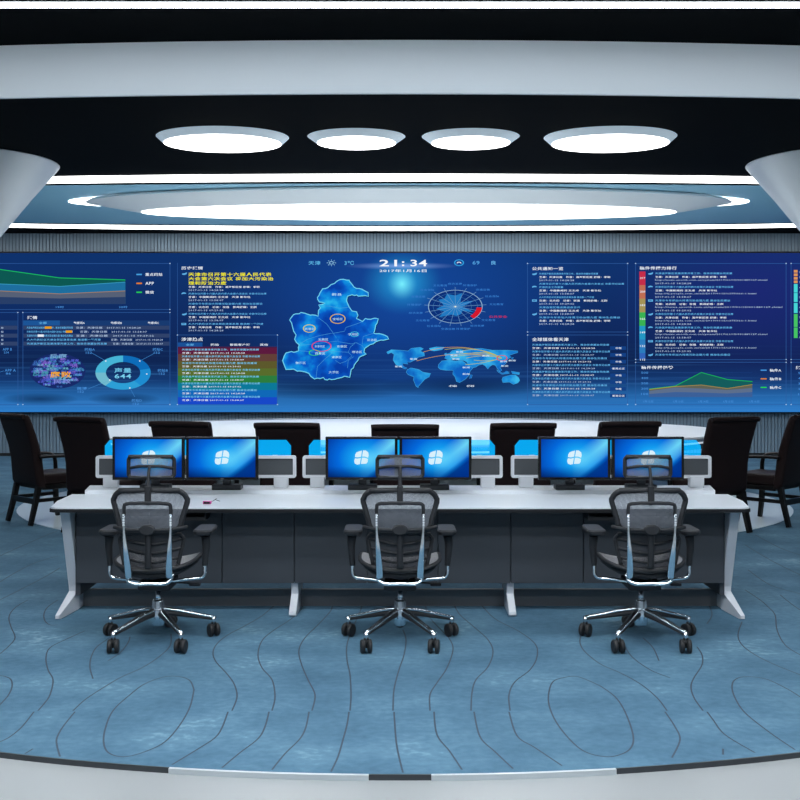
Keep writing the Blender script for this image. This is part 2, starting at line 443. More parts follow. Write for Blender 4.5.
for sx, sy, rx, ry in ((40, 399, 38, 6), (124, 399, 36, 6), (330, 388, 90, 12), (465, 386, 85, 11)):
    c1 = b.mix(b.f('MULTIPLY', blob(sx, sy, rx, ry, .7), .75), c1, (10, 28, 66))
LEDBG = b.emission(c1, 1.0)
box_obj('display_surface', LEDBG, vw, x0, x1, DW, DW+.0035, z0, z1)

GLYPH = {}
def glyphs(s):
    if s in GLYPH: return GLYPH[s]
    cu = bpy.data.curves.new('t', 'FONT'); cu.body = s; cu.resolution_u = 3 if len(s) < 12 else 1; cu.size = 1
    cu.offset = .016; cu.space_character = 1.12
    o = bpy.data.objects.new('t', cu); COL.objects.link(o)
    bpy.context.view_layer.update()
    me = bpy.data.meshes.new_from_object(o.evaluated_get(bpy.context.evaluated_depsgraph_get()))
    vs = [(v_.co.x, v_.co.y) for v_ in me.vertices]; fs = [tuple(p.vertices) for p in me.polygons]
    bpy.data.objects.remove(o); bpy.data.curves.remove(cu); bpy.data.meshes.remove(me)
    GLYPH[s] = (vs, fs); return GLYPH[s]
class Widget:
    def __init__(s, name, wf=W): s.name = name; s.m = MB(); s.mats = []; s.wf = wf
    def use(s, rgb):
        m = emit(rgb) if isinstance(rgb, tuple) else rgb
        if m not in s.mats: s.mats.append(m)
        s.m.mi = s.mats.index(m)
    def poly(s, pts, rgb, L=1):
        s.use(rgb); s.m.face([s.m.bm.verts.new(s.wf(x, y, L)) for x, y in pts])
    def rect(s, a, b_, c, d, rgb, L=1): s.poly([(a, b_), (a, d), (c, d), (c, b_)], rgb, L)
    def line(s, pts, w, rgb, L=2, closed=False):
        s.use(rgb); P = [Vector(p) for p in pts]; n = len(P); V = []
        for i in range(n):
            if closed: t = P[(i+1) % n]-P[(i-1) % n]
            else: t = P[min(i+1, n-1)]-P[max(i-1, 0)]
            if t.length < 1e-6: t = Vector((1, 0))
            t.normalize(); q = Vector((-t.y, t.x))*w/2
            V.append((s.m.bm.verts.new(s.wf(*(P[i]+q), L)), s.m.bm.verts.new(s.wf(*(P[i]-q), L))))
        for i in range(n if closed else n-1):
            a, b_ = V[i], V[(i+1) % n]; s.m.face([a[0], a[1], b_[1], b_[0]])
    def arc(s, cx, cy, rx, ry, a0, a1, w, rgb, L=2, n=40, wy=None):
        s.use(rgb); V = []
        wy = w*ry/rx if wy is None else wy
        for i in range(n+1):
            t = math.radians(a0+(a1-a0)*i/n); c, q = math.cos(t), -math.sin(t)
            V.append((s.m.bm.verts.new(s.wf(cx+c*rx, cy+q*ry, L)), s.m.bm.verts.new(s.wf(cx+c*(rx-w), cy+q*(ry-wy), L))))
        for a, b_ in zip(V, V[1:]): s.m.face([a[0], a[1], b_[1], b_[0]])
    def text(s, t, x, y, h, w, rgb, L=3):
        """t fitted to a box: left x, top y, height h, width w"""
        vs, fs = glyphs(t)
        if not vs: return
        xs = [p[0] for p in vs]; ys = [p[1] for p in vs]; ax, bx, ay, by = min(xs), max(xs), min(ys), max(ys)
        s.use(rgb)
        V = [s.m.bm.verts.new(s.wf(x+(px-ax)/(bx-ax)*w, y+(by-py)/(by-ay)*h, L)) for px, py in vs]
        for f in fs: s.m.face([V[i] for i in f])
    def frame(s, a, b_, c, d):
        cl = (46, 92, 160)
        s.line([(a, b_), (c, b_)], .45, cl, 1); s.line([(a, d), (c, d)], .45, cl, 1)
        s.line([(a, b_), (a, d)], .45, cl, 1); s.line([(c, b_), (c, d)], .45, cl, 1)
        for q in ((a, b_), (c, b_), (a, d), (c, d)): s.rect(q[0]-.55, q[1]-.45, q[0]+.55, q[1]+.45, (170, 200, 235), 2)
    def done(s): return s.m.build(s.name, s.mats, vw if s.wf is W else None, normals=False)
WH = (232, 240, 250); CY_ = (96, 178, 232); DIMW = (170, 192, 222); DIMC = (70, 140, 215)
SRC = ['来源：天津日报　作者：滨海新区报 编辑：李明', '来源：中国新闻网 王文成　天津 新华社', '来源：北方网　记者：张强　新闻编辑：王刚']
TIT = ['天津滨海新区发展改革开放工作，推动京津冀协同发展', '天津市召开第十六届人民代表大会第六次会议 市委书记出席', '天津市今年将加大环境污染治理力度 推动生态建设', '人大代表热议天津自贸区改革发展 推进新一轮开放']
DAT = ['2017-01-15 14:28:28', '2017-01-15 13:58:07', '2017-01-15 09:29:02']
def icon(w, x, y, k):
    if k % 3 == 0: w.poly([(x, y+1), (x+3, y+.6), (x+5, y-.3), (x+4.6, y+1.6), (x+2.5, y+2.4), (x+.5, y+2.2)], CY_, 2)
    elif k % 3 == 1: w.arc(x+2.4, y+1.2, 2.4, 1.4, 0, 200, 2.2, CY_, 2, 14)
    else: w.rect(x, y, x+4.8, y+2.1, CY_, 2); w.rect(x+.8, y+.6, x+3.6, y+1.2, (20, 60, 120), 3)

# far-left trend chart
w = Widget('trend_chart')
w.frame(-100, 263.5, 170, 309.5)
w.poly([(-90, 290), (-40, 262), (0, 269.5), (60, 278), (125.5, 280), (125.5, 304), (-90, 304)], (13, 88, 82), 1)
w.poly([(-90, 296), (0, 284), (60, 286.5), (125.5, 282.2), (125.5, 304), (-90, 304)], (30, 110, 158), 2)
w.poly([(-90, 299), (0, 291), (60, 294), (125.5, 291), (125.5, 304), (-90, 304)], (86, 96, 118), 3)
w.poly([(-90, 302), (0, 297), (60, 298.5), (125.5, 297), (125.5, 304), (-90, 304)], (40, 62, 104), 4)
w.line([(-90, 290), (-40, 262), (0, 269.5), (60, 278), (125.5, 280)], .8, (26, 186, 92), 4)
w.line([(-90, 296), (0, 284), (60, 286.5), (125.5, 282.2)], .6, (58, 160, 200), 5)
w.line([(-90, 299), (0, 291), (60, 294), (125.5, 291)], .6, (168, 128, 92), 5)
for i, (t, c, ww) in enumerate((('重点网站', (70, 160, 225), 17), ('APP', (230, 130, 40), 8.5), ('微信', (40, 200, 80), 8.5))):
    yy = 273+i*8.9; w.rect(136.5, yy+.8, 142, yy+2.2, c, 2); w.text(t, 145.5, yy, 3, ww, WH)
w.text('19时', 56, 306, 2.2, 8, DIMC); w.text('20时', 119, 306, 2.2, 8.5, DIMC); w.text('18时', -10, 306, 2.2, 8, DIMC)
w.done()
# keyword table panel
w = Widget('keyword_table')
w.frame(23, 312.5, 170, 404.5)
w.text('舆情', 27.5, 316, 3.2, 10, WH)
w.rect(23.5, 320.5, 169.5, 325.5, (24, 58, 112), 1); w.rect(23.5, 320.5, 60, 325.5, (28, 84, 150), 2)
for i, t in enumerate(('全部', '敏感词A', '敏感词B', '敏感词C')): w.text(t, (39, 74, 111, 148)[i], 321.7, 2.4, (8, 11, 11, 11)[i], WH if i else CY_)
for i in range(5):
    y = 325.7+i*4.0
    if i % 2 == 0: w.rect(23.5, y, 169.5, y+3.9, (48, 66, 106), 1)
    w.text(TIT[i % 4], 27, y+.9, 2.3, (46, 46, 46, 74, 80)[i], CY_)
    if i < 3: w.rect((45, 66, 38)[i], y+.8, (52, 72.5, 44)[i], y+3.1, ((232, 160, 30), (232, 160, 30), WH)[i], 4)
    w.text('来源：天津日报　'+DAT[i % 3], (76, 80, 76, 111, 113)[i], y+1, 2.1, (65, 67, 78, 52, 50)[i], DIMW)
w.done()
# sliver of the panel at far left
w = Widget('event_table')
w.frame(-120, 312.5, 18, 404.5)
w.rect(-119, 320.5, 17.5, 325.5, (24, 58, 112), 1)
for i in range(5):
    y = 325.7+i*4
    if i % 2 == 0: w.rect(-119, y, 17.5, y+3.9, (48, 66, 106), 1)
    w.text('天津新闻 2017-01-15', -60, y+1, 2.2, 64, DIMW)
w.text('APP B', 3, 348, 2.6, 9, DIMC); w.text('234', 4, 351.5, 2, 5, DIMC)
w.text('APP A', 5, 369, 2.6, 11, DIMC); w.text('86', 6, 372.5, 2, 5, DIMC)
w.line([(-8, 366), (0, 372), (4, 371)], .4, (60, 130, 200), 2)
w.done()
# word cloud
w = Widget('word_cloud')
w.poly([(57.5+28*math.cos(t*PI/24), 371+17.5*math.sin(t*PI/24)) for t in range(48)], (24, 42, 104), 1)
wl = ['天津', '滨海', '改革', '反腐', '民生', '法治', '教育', '环保', '经济', '治理', '代表', '会议', '交通', '文化', '医疗', '安全']
pal = [(86, 96, 214), (70, 150, 200), (140, 110, 220), (60, 110, 190), (110, 190, 210), (60, 60, 160)]
rr = random.Random(3)
for k in range(150):
    a = rr.uniform(0, 2*PI); q = math.sqrt(rr.random())*.95
    h = rr.choice((1.6, 2.0, 2.6)); x = 57.5+26*q*math.cos(a)-h*1.6; y = 371+16.5*q*math.sin(a)-h/2
    w.text(rr.choice(wl), x, y, h, h*3.0, rr.choice(pal), 2)
w.text('腐败', 50.5, 371.5, 6.2, 21, (250, 168, 22), 5); w.text('反腐', 50, 354, 4.4, 17, (120, 170, 210), 4); w.text('民政', 54, 379, 4.4, 17, (130, 140, 220), 4)
w.text('反腐', 33, 371, 5, 16, (60, 150, 170), 4)
w.done()
# donut chart
w = Widget('donut_chart')
for a0, a1, c in ((90, 0+14, (14, 108, 184)), (14, -50, (30, 140, 208)), (-50, -130, (44, 158, 214)), (-130, -180, (112, 186, 206)), (-180, -270, (70, 180, 214))):
    w.arc(123.2, 372.6, 27.6, 17, a0, a1, 10.4, c, 2, 24)
w.text('声量', 114.5, 368, 4.8, 17, (110, 200, 235)); w.text('644', 114.8, 374, 4.4, 16.5, (120, 208, 240))
for x0_, y0_, x1_, y1_, t, tx, ty in ((106, 361, 92, 353, '网站A', 85, 348), (140, 361, 155, 353, '网站C', 153, 348), (147, 374, 158, 374, '网站B', 158, 369), (130, 388, 135, 397, '网站D', 132, 399), (110, 380, 88, 389, '微博', 77, 387)):
    w.line([(x0_, y0_), (x1_, y1_)], .4, (60, 130, 200), 2); w.rect(x0_-.6, y0_-.6, x0_+.6, y0_+.6, WH, 4)
    w.text(t, tx, ty, 2.8, 10, DIMC); w.text('152', tx+1, ty+3.6, 2.2, 6, DIMC)
w.done()
# news headlines
w = Widget('news_panel')
w.line([(177.5, 263), (177.5, 404)], .35, (46, 92, 160), 1)
w.text('历史舆情', 181.5, 266.5, 3.2, 21.5, WH)
icon(w, 182, 272.6, 0)
w.text('天津市召开第十六届人民代表', 188.5, 272.6, 3.8, 83, (248, 240, 20)); w.text('大会第六次会议 将加大污染治', 188.5, 277, 3.6, 85, (248, 240, 20)); w.text('理和防治力度', 188.5, 281.4, 3.5, 38, (248, 240, 20))
rows = [('w', SRC[0], 71), ('d', DAT[0], 35), ('c', TIT[1], 78), ('w', SRC[1], 62), ('d', DAT[1], 35), ('c', TIT[2], 74), ('w', SRC[2], 68), ('d', DAT[2], 35), ('c', TIT[1], 78), ('w', SRC[1], 62), ('d', DAT[1], 35), ('c', TIT[3], 75), ('w', SRC[0], 71), ('d', DAT[0], 35)]
for i, (k, t, ww) in enumerate(rows):
    w.text(t, 188.5, 286+i*3.36, 2.0 if k != 'd' else 1.7, ww, {'w': WH, 'd': DIMW, 'c': CY_}[k])
icon(w, 181.5, 292.6, 1); icon(w, 182, 313, 0); icon(w, 181.5, 323, 2)
w.done()
def rows8(w, x, y0, cols, tags=False):
    for i in range(8):
        y = y0+i*6.74
        w.text(TIT[(0, 1, 2, 1)[i % 4]], x, y, 2.1, (77, 78, 75, 78)[i % 4], CY_)
        w.text('来源：天津日报 '+DAT[i % 3], x, y+3.45, 1.8, (63, 62, 59)[i % 3], WH if i % 2 == 0 else DIMW)
# hot topics with rainbow bands
w = Widget('hot_topics_panel')
w.frame(177.5, 335, 277.5, 404.5)
w.text('涉津热点', 181.5, 337.5, 3.6, 21.5, WH)
w.rect(178, 342.5, 202.5, 346.6, (26, 80, 150), 1)
for i, t in enumerate(('全部', '网站', '智能客户端', '其他')): w.text(t, (186, 211, 230, 260)[i], 343.6, 2.2, (8, 8, 20, 8)[i], CY_ if i == 0 else WH)
bands = [(92, 26, 62), (98, 64, 56), (92, 88, 44), (88, 108, 44), (44, 124, 62), (12, 120, 152), (16, 104, 184), (24, 72, 200)]
for i, c in enumerate(bands): w.rect(178, 346.8+i*7.2, 277, 354+i*7.2, c, 1)
w.rect(178, 347, 277, 348, (70, 30, 66), 2)
for i in range(8):
    y = 348.6+i*6.74
    w.text(TIT[(0, 1, 2, 1)[i % 4]], 182, y, 2.1, (77, 78, 75, 78)[i % 4], (120, 200, 240))
    w.text('来源：天津日报 '+DAT[i % 3], 182, y+3.45, 1.8, (63, 62, 59)[i % 3], WH)
w.done()
# city map
w = Widget('region_map')
def mp(x, y): return (280+x*.15, 275+y*.15)
O = [(250,150),(268,118),(285,92),(330,75),(375,45),(405,30),(462,35),(480,62),(510,90),(560,103),(588,118),(590,143),(545,140),(480,132),(450,142),(445,175),(462,215),(480,240),(510,245),(520,270),(510,290),(535,302),(550,310),(570,290),(655,292),(648,320),(630,375),(625,388),(680,395),(715,410),(725,428),(690,435),(640,445),(600,465),(565,490),(560,515),(575,528),(545,540),(510,580),(475,630),(470,660),(465,683),(430,675),(380,690),(300,697),(290,683),(230,693),(205,675),(192,655),(130,640),(80,628),(40,630),(18,570),(40,520),(125,505),(128,465),(110,450),(98,428),(108,400),(92,375),(85,350),(78,320),(65,300),(90,265),(140,250),(185,262),(255,275),(258,235),(270,220),(258,200),(300,188),(262,180)]
rz = random.Random(5); O2 = []
for i in range(len(O)):
    a, c = O[i], O[(i+1) % len(O)]; O2.append(a); n_ = int(math.dist(a, c)//16)
    for k in range(1, n_): t = k/n_; O2.append((a[0]+(c[0]-a[0])*t+rz.uniform(-5, 5), a[1]+(c[1]-a[1])*t+rz.uniform(-5, 5)))
O = O2
w.poly([(x+.9, y+.9) for x, y in (mp(*p) for p in O)], (6, 18, 60), 1)
b = NB('map_fill'); nn = b.noise(2.2, 4)
MAPF = b.emission(b.ramp(nn, [(.38, (8, 62, 164)), (.5, (10, 92, 200)), (.6, (18, 146, 226)), (.7, (50, 196, 240))]))
w.poly([mp(*p) for p in O], MAPF, 2)
w.line([mp(*p) for p in O], .9, (112, 214, 244), 4, closed=True)
for L in ([(258,205),(330,208),(400,222),(462,215)], [(255,285),(310,325),(350,380),(390,440),(130,470)], [(350,390),(430,375),(440,350),(500,330),(550,312)], [(130,462),(180,430),(260,405),(345,388)], [(390,445),(480,460),(505,450),(548,470),(560,490)], [(548,460),(555,410),(625,388)], [(130,505),(240,515),(360,510),(455,515),(470,480),(500,455)], [(240,690),(250,610),(300,560),(360,510)], [(370,570),(400,590),(440,575),(480,540),(455,515)], [(450,620),(455,570),(490,545)]):
    w.line([mp(*p) for p in L], .35, (70, 160, 220), 4)
for cx, cy, rx, ry, c in ((385, 292, 52, 33, (232, 190, 50)), (196, 357, 42, 27, (224, 210, 60)), (277, 475, 66, 36, (236, 56, 84)), (230, 518, 38, 20, (60, 214, 80)), (497, 395, 30, 18, (60, 190, 220))):
    px, py = mp(cx, cy); w.arc(px, py, rx*.15, ry*.15, 0, 360, .9, c, 5, 36)
for t, x, y in (('蓟县', 345, 122), ('宝坻区', 352, 286), ('武清区', 165, 352), ('宁河区', 455, 388), ('北辰区', 255, 422), ('天津市区', 232, 468), ('东丽区', 380, 468), ('西青区', 235, 515), ('津南区', 345, 540), ('静海区', 105, 578), ('大港区', 325, 640), ('汉沽区', 580, 425), ('塘沽区', 480, 505)):
    px, py = mp(x, y); w.text(t, px, py, 2.4, 10, (180, 220, 245), 6)
w.done()
# clock
w = Widget('clock_header')
for t, x, ww in (('21', 379.5, 17.5), ('34', 410.5, 16.5)):
    w.text(t, x, 259.8, 6.6, ww, (246, 250, 255))
w.rect(402, 261.4, 404.2, 262.9, (246, 250, 255), 3); w.rect(402, 264.6, 404.2, 266.1, (246, 250, 255), 3)
w.text('2017年1月16日', 379.5, 269.3, 3.0, 47, (230, 240, 252))
w.text('天津', 308.5, 261, 4, 12, (90, 180, 230)); w.text('3℃', 344.5, 261, 4, 9.5, (90, 180, 230))
w.arc(331.5, 262.9, 2.2, 1.6, 0, 360, .7, (150, 210, 240), 3, 20)
for k in range(8):
    a = k*PI/4; w.line([(331.5+3*math.cos(a), 262.9+2.2*math.sin(a)), (331.5+4.6*math.cos(a), 262.9+3.3*math.sin(a))], .5, (150, 210, 240), 3)
w.arc(459, 262.8, 5, 3.3, 0, 360, 1.2, (50, 160, 225), 3, 30); w.arc(459, 264, 2.6, 2.2, 20, 160, .9, WH, 3, 12)
w.text('69', 472.5, 261, 3.6, 7, (80, 160, 225)); w.text('良', 491, 260.8, 4, 5, (100, 180, 235))
w.done()
# radar
w = Widget('radar_chart')
cx, cy, rx, ry = 455.3, 306.7, 27.2, 16.7
w.poly([(cx+rx*math.cos(t*PI/24), cy+ry*math.sin(t*PI/24)) for t in range(48)], (12, 48, 120), 1)
star = [(0, 5.5), (24, 16), (50, 6), (70, 15.5), (90, 12), (115, 15), (135, 12), (150, 20*.75), (170, 9), (190, 15), (210, 10), (222, 17), (250, 9), (275, 10), (300, 9), (320, 7), (338, 16)]
w.poly([(cx+math.cos(math.radians(a))*r*1.3, cy-math.sin(math.radians(a))*r*.93) for a, r in star], (32, 122, 194), 2)
for k in range(17):
    a = k*2*PI/17+.1
    w.line([(cx, cy), (cx+(rx+4)*math.cos(a), cy-(ry+3)*math.sin(a))], .35, (110, 160, 205), 3)
    if k % 17 == 16: continue
    tx = cx+(rx+14)*math.cos(a); ty = cy-(ry+6)*math.sin(a)
    w.text(('文化教育', '社会保障', '交通运输', '环境保护', '经济发展')[k % 5], tx-7, ty-1.2, 2.2, 14, (52, 120, 200))
for q in (.35, .6, .82): w.arc(cx, cy, rx*q, ry*q, 0, 360, .35, (58, 120, 180), 3, 40)
w.arc(cx, cy, rx, ry, 0, 360, .7, (150, 190, 220), 4, 48)
w.arc(cx, cy, rx-.5, ry-.3, -3, -46, 5.4, (214, 24, 44), 5, 14)
w.text('公共安全', 489, 315.5, 2.4, 18, (196, 40, 84)); w.poly([(cx-1, cy), (cx, cy-.8), (cx+1, cy), (cx, cy+.8)], (250, 250, 220), 5)
w.done()
# world map
w = Widget('world_map')
def wp(x, y): return (380+x*.1875, 330+y*.1875)
LAND = [[(35,118),(60,105),(110,108),(150,112),(165,98),(215,92),(232,100),(215,112),(235,122),(238,138),(205,145),(185,160),(160,172),(145,170),(150,182),(120,178),(125,195),(145,203),(135,208),(105,195),(85,185),(70,160),(75,130),(60,120),(42,128)],
 [(262,98),(300,90),(345,92),(330,105),(290,112),(268,108)], [(145,212),(165,202),(205,210),(230,225),(270,232),(262,250),(240,262),(225,278),(205,300),(205,308),(192,300),(178,265),(180,250),(150,238),(140,225)],
 [(312,185),(330,165),(370,160),(400,165),(440,165),(460,180),(480,195),(500,198),(480,220),(475,240),(455,262),(425,280),(408,275),(400,250),(388,235),(390,215),(350,215),(322,210),(310,200)],
 [(345,150),(350,140),(345,130),(370,125),(385,110),(420,103),(450,108),(500,100),(540,98),(600,108),(680,108),(735,112),(735,120),(710,128),(690,135),(700,145),(680,155),(672,175),(665,185),(650,190),(640,200),(650,215),(640,222),(625,205),(615,188),(600,185),(585,195),(575,208),(560,190),(545,182),(525,188),(510,198),(490,202),(470,185),(462,170),(445,162),(420,162),(400,155),(380,158),(360,158)],
 [(650,265),(655,252),(680,245),(700,240),(722,240),(740,255),(745,270),(735,282),(712,290),(690,278),(655,280)], [(622,212),(650,230),(690,225),(672,218),(690,232),(650,236),(628,222)], [(700,220),(745,228),(742,238),(705,232)], [(482,238),(492,240),(488,255),(478,260)], [(700,150),(712,145),(706,158)], [(345,125),(355,122),(353,135),(344,134)]]
b = NB('land_fill'); nn = b.noise(2.6, 4)
LANDF = b.emission(b.ramp(nn, [(.38, (16, 96, 190)), (.5, (26, 136, 216)), (.64, (60, 184, 236))]))
for P in LAND:
    w.poly([wp(*p) for p in P], LANDF, 1); w.line([wp(*p) for p in P], .35, (66, 164, 220), 2, closed=True)
ch = wp(650, 150)
for x, y, k in ((230, 118, -14), (195, 165, -10), (345, 105, -9), (420, 130, -5), (460, 150, -4), (380, 145, -5), (480, 125, -5), (500, 160, 3), (530, 120, -3), (440, 110, -7), (455, 185, 2)):
    p = wp(x, y); w.line([(p[0]+(ch[0]-p[0])*t/14, p[1]+(ch[1]-p[1])*t/14+k*4*(t/14)*(1-t/14)*.55) for t in range(15)], .4, (190, 190, 60) if x > 300 else (206, 160, 70), 3)
w.arc(ch[0], ch[1], 5.5, 3, 0, 360, 1, (220, 60, 80), 4, 20)
for x, y in ((160, 150), (80, 190), (375, 130), (405, 112), (385, 150), (545, 133), (640, 163), (685, 158), (645, 187), (440, 195), (440, 230)): p = wp(x, y); w.text('新闻', p[0], p[1], 1.8, 7, (205, 230, 250), 5)
for x in (367, 460): p = wp(x, 293); w.text('•境外媒体', p[0], p[1], 2.1, 8, (220, 235, 250), 4)
w.done()
# right text panels
w = Widget('public_notice_panel')
w.frame(527.5, 263.5, 627.5, 332)
w.text('公共通知一览', 532, 267, 3.3, 31, WH)
rows = [('c', TIT[0], 59), ('w', SRC[0], 71), ('d', DAT[0], 35), ('c', TIT[1], 85), ('c', '改善民生工作部署', 24), ('w', SRC[1], 62), ('d', DAT[1], 35), ('c', TIT[3], 55), ('w', SRC[2], 68), ('d', DAT[2], 35), ('c', '天津自贸区建设推进会召开', 41), ('w', SRC[1], 62), ('d', DAT[1], 35), ('c', TIT[2], 81), ('w', SRC[0], 71), ('d', DAT[0], 35)]
for i, (k, t, ww) in enumerate(rows): w.text(t, 539, 272.8+i*3.36, 2.0 if k != 'd' else 1.7, ww, {'w': WH, 'd': DIMW, 'c': CY_}[k])
icon(w, 532, 272.8, 0); icon(w, 532, 286, 1); icon(w, 532, 299.5, 2); icon(w, 532, 313, 0)
w.done()
w = Widget('world_media_panel')
w.frame(527.5, 335, 627.5, 404.5)
w.text('全球媒体看天津', 532, 337.6, 3.6, 36.5, WH)
rows8(w, 532, 343.8, None)
for i in range(8):
    y = 346.3+i*6.8; w.rect(610, y, 626, y+3.6, (20, 64, 132), 1)
    w.text('中性' if i not in (3, 7) else '客观公正', 615.5 if i not in (3, 7) else 612, y+.9, 1.9, 6 if i not in (3, 7) else 12.5, WH)
w.done()
w = Widget('ranking_panel')
w.frame(635.5, 263.5, 786, 359.5)
w.text('稿件传播力排行', 639.5, 266.4, 3.5, 37, WH)
cs = [(196, 46, 74), (190, 110, 84), (164, 146, 88), (58, 178, 84), (36, 152, 196), (44, 124, 190), (50, 100, 186)]
for i, c in enumerate(cs):
    y = 271.5+i*13.6; w.rect(639.3, y, 645.3, min(y+13.6, 359), c, 1); w.text(str(217-17*i), 640, y+5.6, 1.9, 5, WH)
for i in range(7):
    y = 272.4+i*13.55; icon(w, 648, y, i)
    w.text(TIT[(0, 1, 2, 1)[i % 4]], 655, y, 2.1, (77, 78, 75, 78)[i % 4], CY_)
    if i < 6:
        w.text(SRC[i % 3], 655, y+3.6, 2, (71, 62, 68)[i % 3], WH)
        w.text(('http://news.enorth.com.cn/system/2017/01/15/031489127.shtml', 'http://tj.people.com.cn/n2/2017/0115/c375366-1.html')[i % 2], 655, y+6.9, 1.9, (112, 101)[i % 2] if i != 2 else 127, DIMW)
        w.text(DAT[i % 3], 655, y+10.2, 1.7, 36, DIMW)
w.done()
w = Widget('spread_trend_chart')
w.frame(635.5, 362.3, 786, 404.5)
w.text('稿件传播趋势', 641, 365.8, 3.3, 32, WH)
for i in range(5): w.text(str(500-100*i), 641, 371.7+i*5.3, 2, 7, DIMC); w.line([(649, 372.7+i*5.3), (752, 372.7+i*5.3)], .2, (30, 70, 140), 1)
w.poly([(649, 389), (675, 386), (701, 372.5), (727, 379.5), (752, 381.5), (752, 397), (649, 397)], (20, 92, 92), 2)
w.poly([(649, 389.5), (675, 386.5), (701, 385), (727, 388.5), (752, 384.5), (752, 397), (649, 397)], (96, 98, 86), 3)
w.poly([(649, 391), (675, 387.5), (701, 388.5), (727, 390), (752, 388), (752, 397), (649, 397)], (92, 110, 140), 4)
w.poly([(649, 394), (675, 392), (701, 392.5), (727, 393.5), (752, 392), (752, 397), (649, 397)], (60, 96, 152), 5)
w.line([(649, 389), (675, 386), (701, 372.5), (727, 379.5), (752, 381.5)], .7, (28, 180, 84), 6); w.line([(649, 389.5), (675, 386.5), (701, 385), (727, 388.5), (752, 384.5)], .6, (170, 140, 70), 6)
for i, (t, c) in enumerate((('稿件A', (70, 150, 225)), ('稿件B', (220, 130, 50)), ('稿件C', (40, 210, 80)))):
    y = 368.8+i*8.6; w.rect(760.5, y+.8, 766.5, y+2, c, 2); w.text(t, 769.5, y, 3, 11.5, WH)
for i, x in enumerate((643, 673, 698, 723, 749)): w.text('1月%d日' % (12+i), x, 400.4, 2.2, 10, DIMC)
w.done()
w = Widget('far_ranking_panel')
w.frame(791, 263.5, 935, 359.5)
for i in range(4): w.rect(793.8, 270+i*3.5, 797.5, 272.6+i*3.5, (220, 150, 90), 1)
for i, (a, b2, c) in enumerate(((284, 292.5, (70, 214, 216)), (293, 302, (70, 214, 216)), (303, 313, (70, 214, 216)), (314, 327, (70, 196, 100)), (327.6, 338, (70, 196, 100)))): w.rect(793.8, a, 797.5, b2, c, 1)
for i in range(14): w.text(TIT[i % 4], 799, 271+i*5, 2.2, 90, DIMW)
w.done()
w = Widget('far_trend_chart')
w.frame(791, 362.3, 935, 404.5)
w.text('舆情走势', 795.5, 366, 3.3, 22, WH)
for i in range(5): w.text(str(50-10*i), 798, 372+i*5.3, 2, 5, DIMC)
w.poly([(806, 392), (830, 382), (860, 376), (900, 386), (900, 398), (806, 398)], (20, 92, 92), 2)
w.done()
tag(vw, 'wall-wide blue video display with maps, charts and a 21:34 clock', 'video wall')

# ------------------------------------------------------------------ console desk
dk = empty('console_desk', (0, 6.87, 0.0025))            # local y = 0 at the front edge
out = [(-2.345, 0), (2.345, 0), (2.385, .03), (2.45, .35), (2.47, .74), (-2.47, .74), (-2.45, .35), (-2.385, .03)]
MB().prism(out, lambda u, v, w_: (u, v, w_), .752, .762).build('desktop', DESKW, dk)
MB().prism([(x*1.003, y*1.0-(.006 if y < .1 else 0)) for x, y in out], lambda u, v, w_: (u, v, w_), .728, .7518).build('desktop_edge', EDGE, dk)
rl = MB().prism([(-2.375, .742), (2.375, .742), (2.44, 1.08), (-2.44, 1.08)], lambda u, v, w_: (u, v, w_), .70, .790).build('rear_ledge', DESKW, dk)
edges_px = [-2.27, -1.755, -1.245, -.74, -.23, .265, .775, 1.285, 1.79, 2.27]
for a, b_ in zip(edges_px, edges_px[1:]):
    box_obj('front_panel', SLATE, dk, a+.003, b_-.003, .2, .222, .205, .727, bev=.003)
box_obj('panel_backing', SLATE, dk, -2.24, 2.24, .2225, .2295, .21, .727)
box_obj('base_beam', BEAM, dk, -2.30, 2.30, .40, .44, .0, .118)
box_obj('back_panel', BEAM, dk, -2.30, 2.30, .70, .72, .30, .70)
def side_leg(xo, xi):
    pts = [(.09, .727), (.55, .727), (.55, .0), (.30, .0), (.285, .16)]
    m = MB().prism(pts, lambda u, v, w_: (w_, u, v), min(xo, xi), max(xo, xi))
    bmesh.ops.bevel(m.bm, geom=m.bm.edges[:], offset=.004, segments=1, affect='EDGES')
    lg_ = m.build('end_leg', LEGW, dk)
    sec = lambda y, x1, zb, zt: [(xo, y, zb), (x1, y, zb), (x1, y, zt), (xo, y, zt)]
    xm = xo+(xi-xo)*.42
    MB().loft([sec(.299, xi, .0, .135), sec(.02, xm+(xi-xm)*.1, .0, .034), sec(.0, xm, .004, .026)], smooth=False).build('foot', LEGW, lg_)
side_leg(-2.345, -2.28); side_leg(2.345, 2.28)
box_obj('end_panel', SLATE, dk, -2.279, -2.245, .224, .60, .118, .727); box_obj('end_panel', SLATE, dk, 2.245, 2.279, .224, .60, .118, .727)
for X in (-.74, .775):
    pts = [(.23, .205), (.55, .205), (.55, .0), (.35, .0), (.09, .0), (.075, .012), (.08, .03), (.24, .12)]
    m = MB().prism(pts, lambda u, v, w_: (w_, u, v), X-.025, X+.025)
    bmesh.ops.bevel(m.bm, geom=m.bm.edges[:], offset=.003, segments=1, affect='EDGES')
    m.build('middle_foot', LEGW, dk)
for X in (-1.63, 1.59):
    tr = box_obj('keyboard_tray', BLACKG, dk, X-.29, X+.29, .05, .198, .668, .68)
    box_obj('tray_side', BLACKP, tr, X-.30, X-.292, .04, .198, .668, .727); box_obj('tray_side', BLACKP, tr, X+.292, X+.30, .04, .198, .668, .727)
    box_obj('tray_lip', BLACKP, tr, X-.29, X+.29, .04, .049, .668, .692)
tag(dk, 'long control desk with white top, slate front panels and splayed grey legs', 'desk')

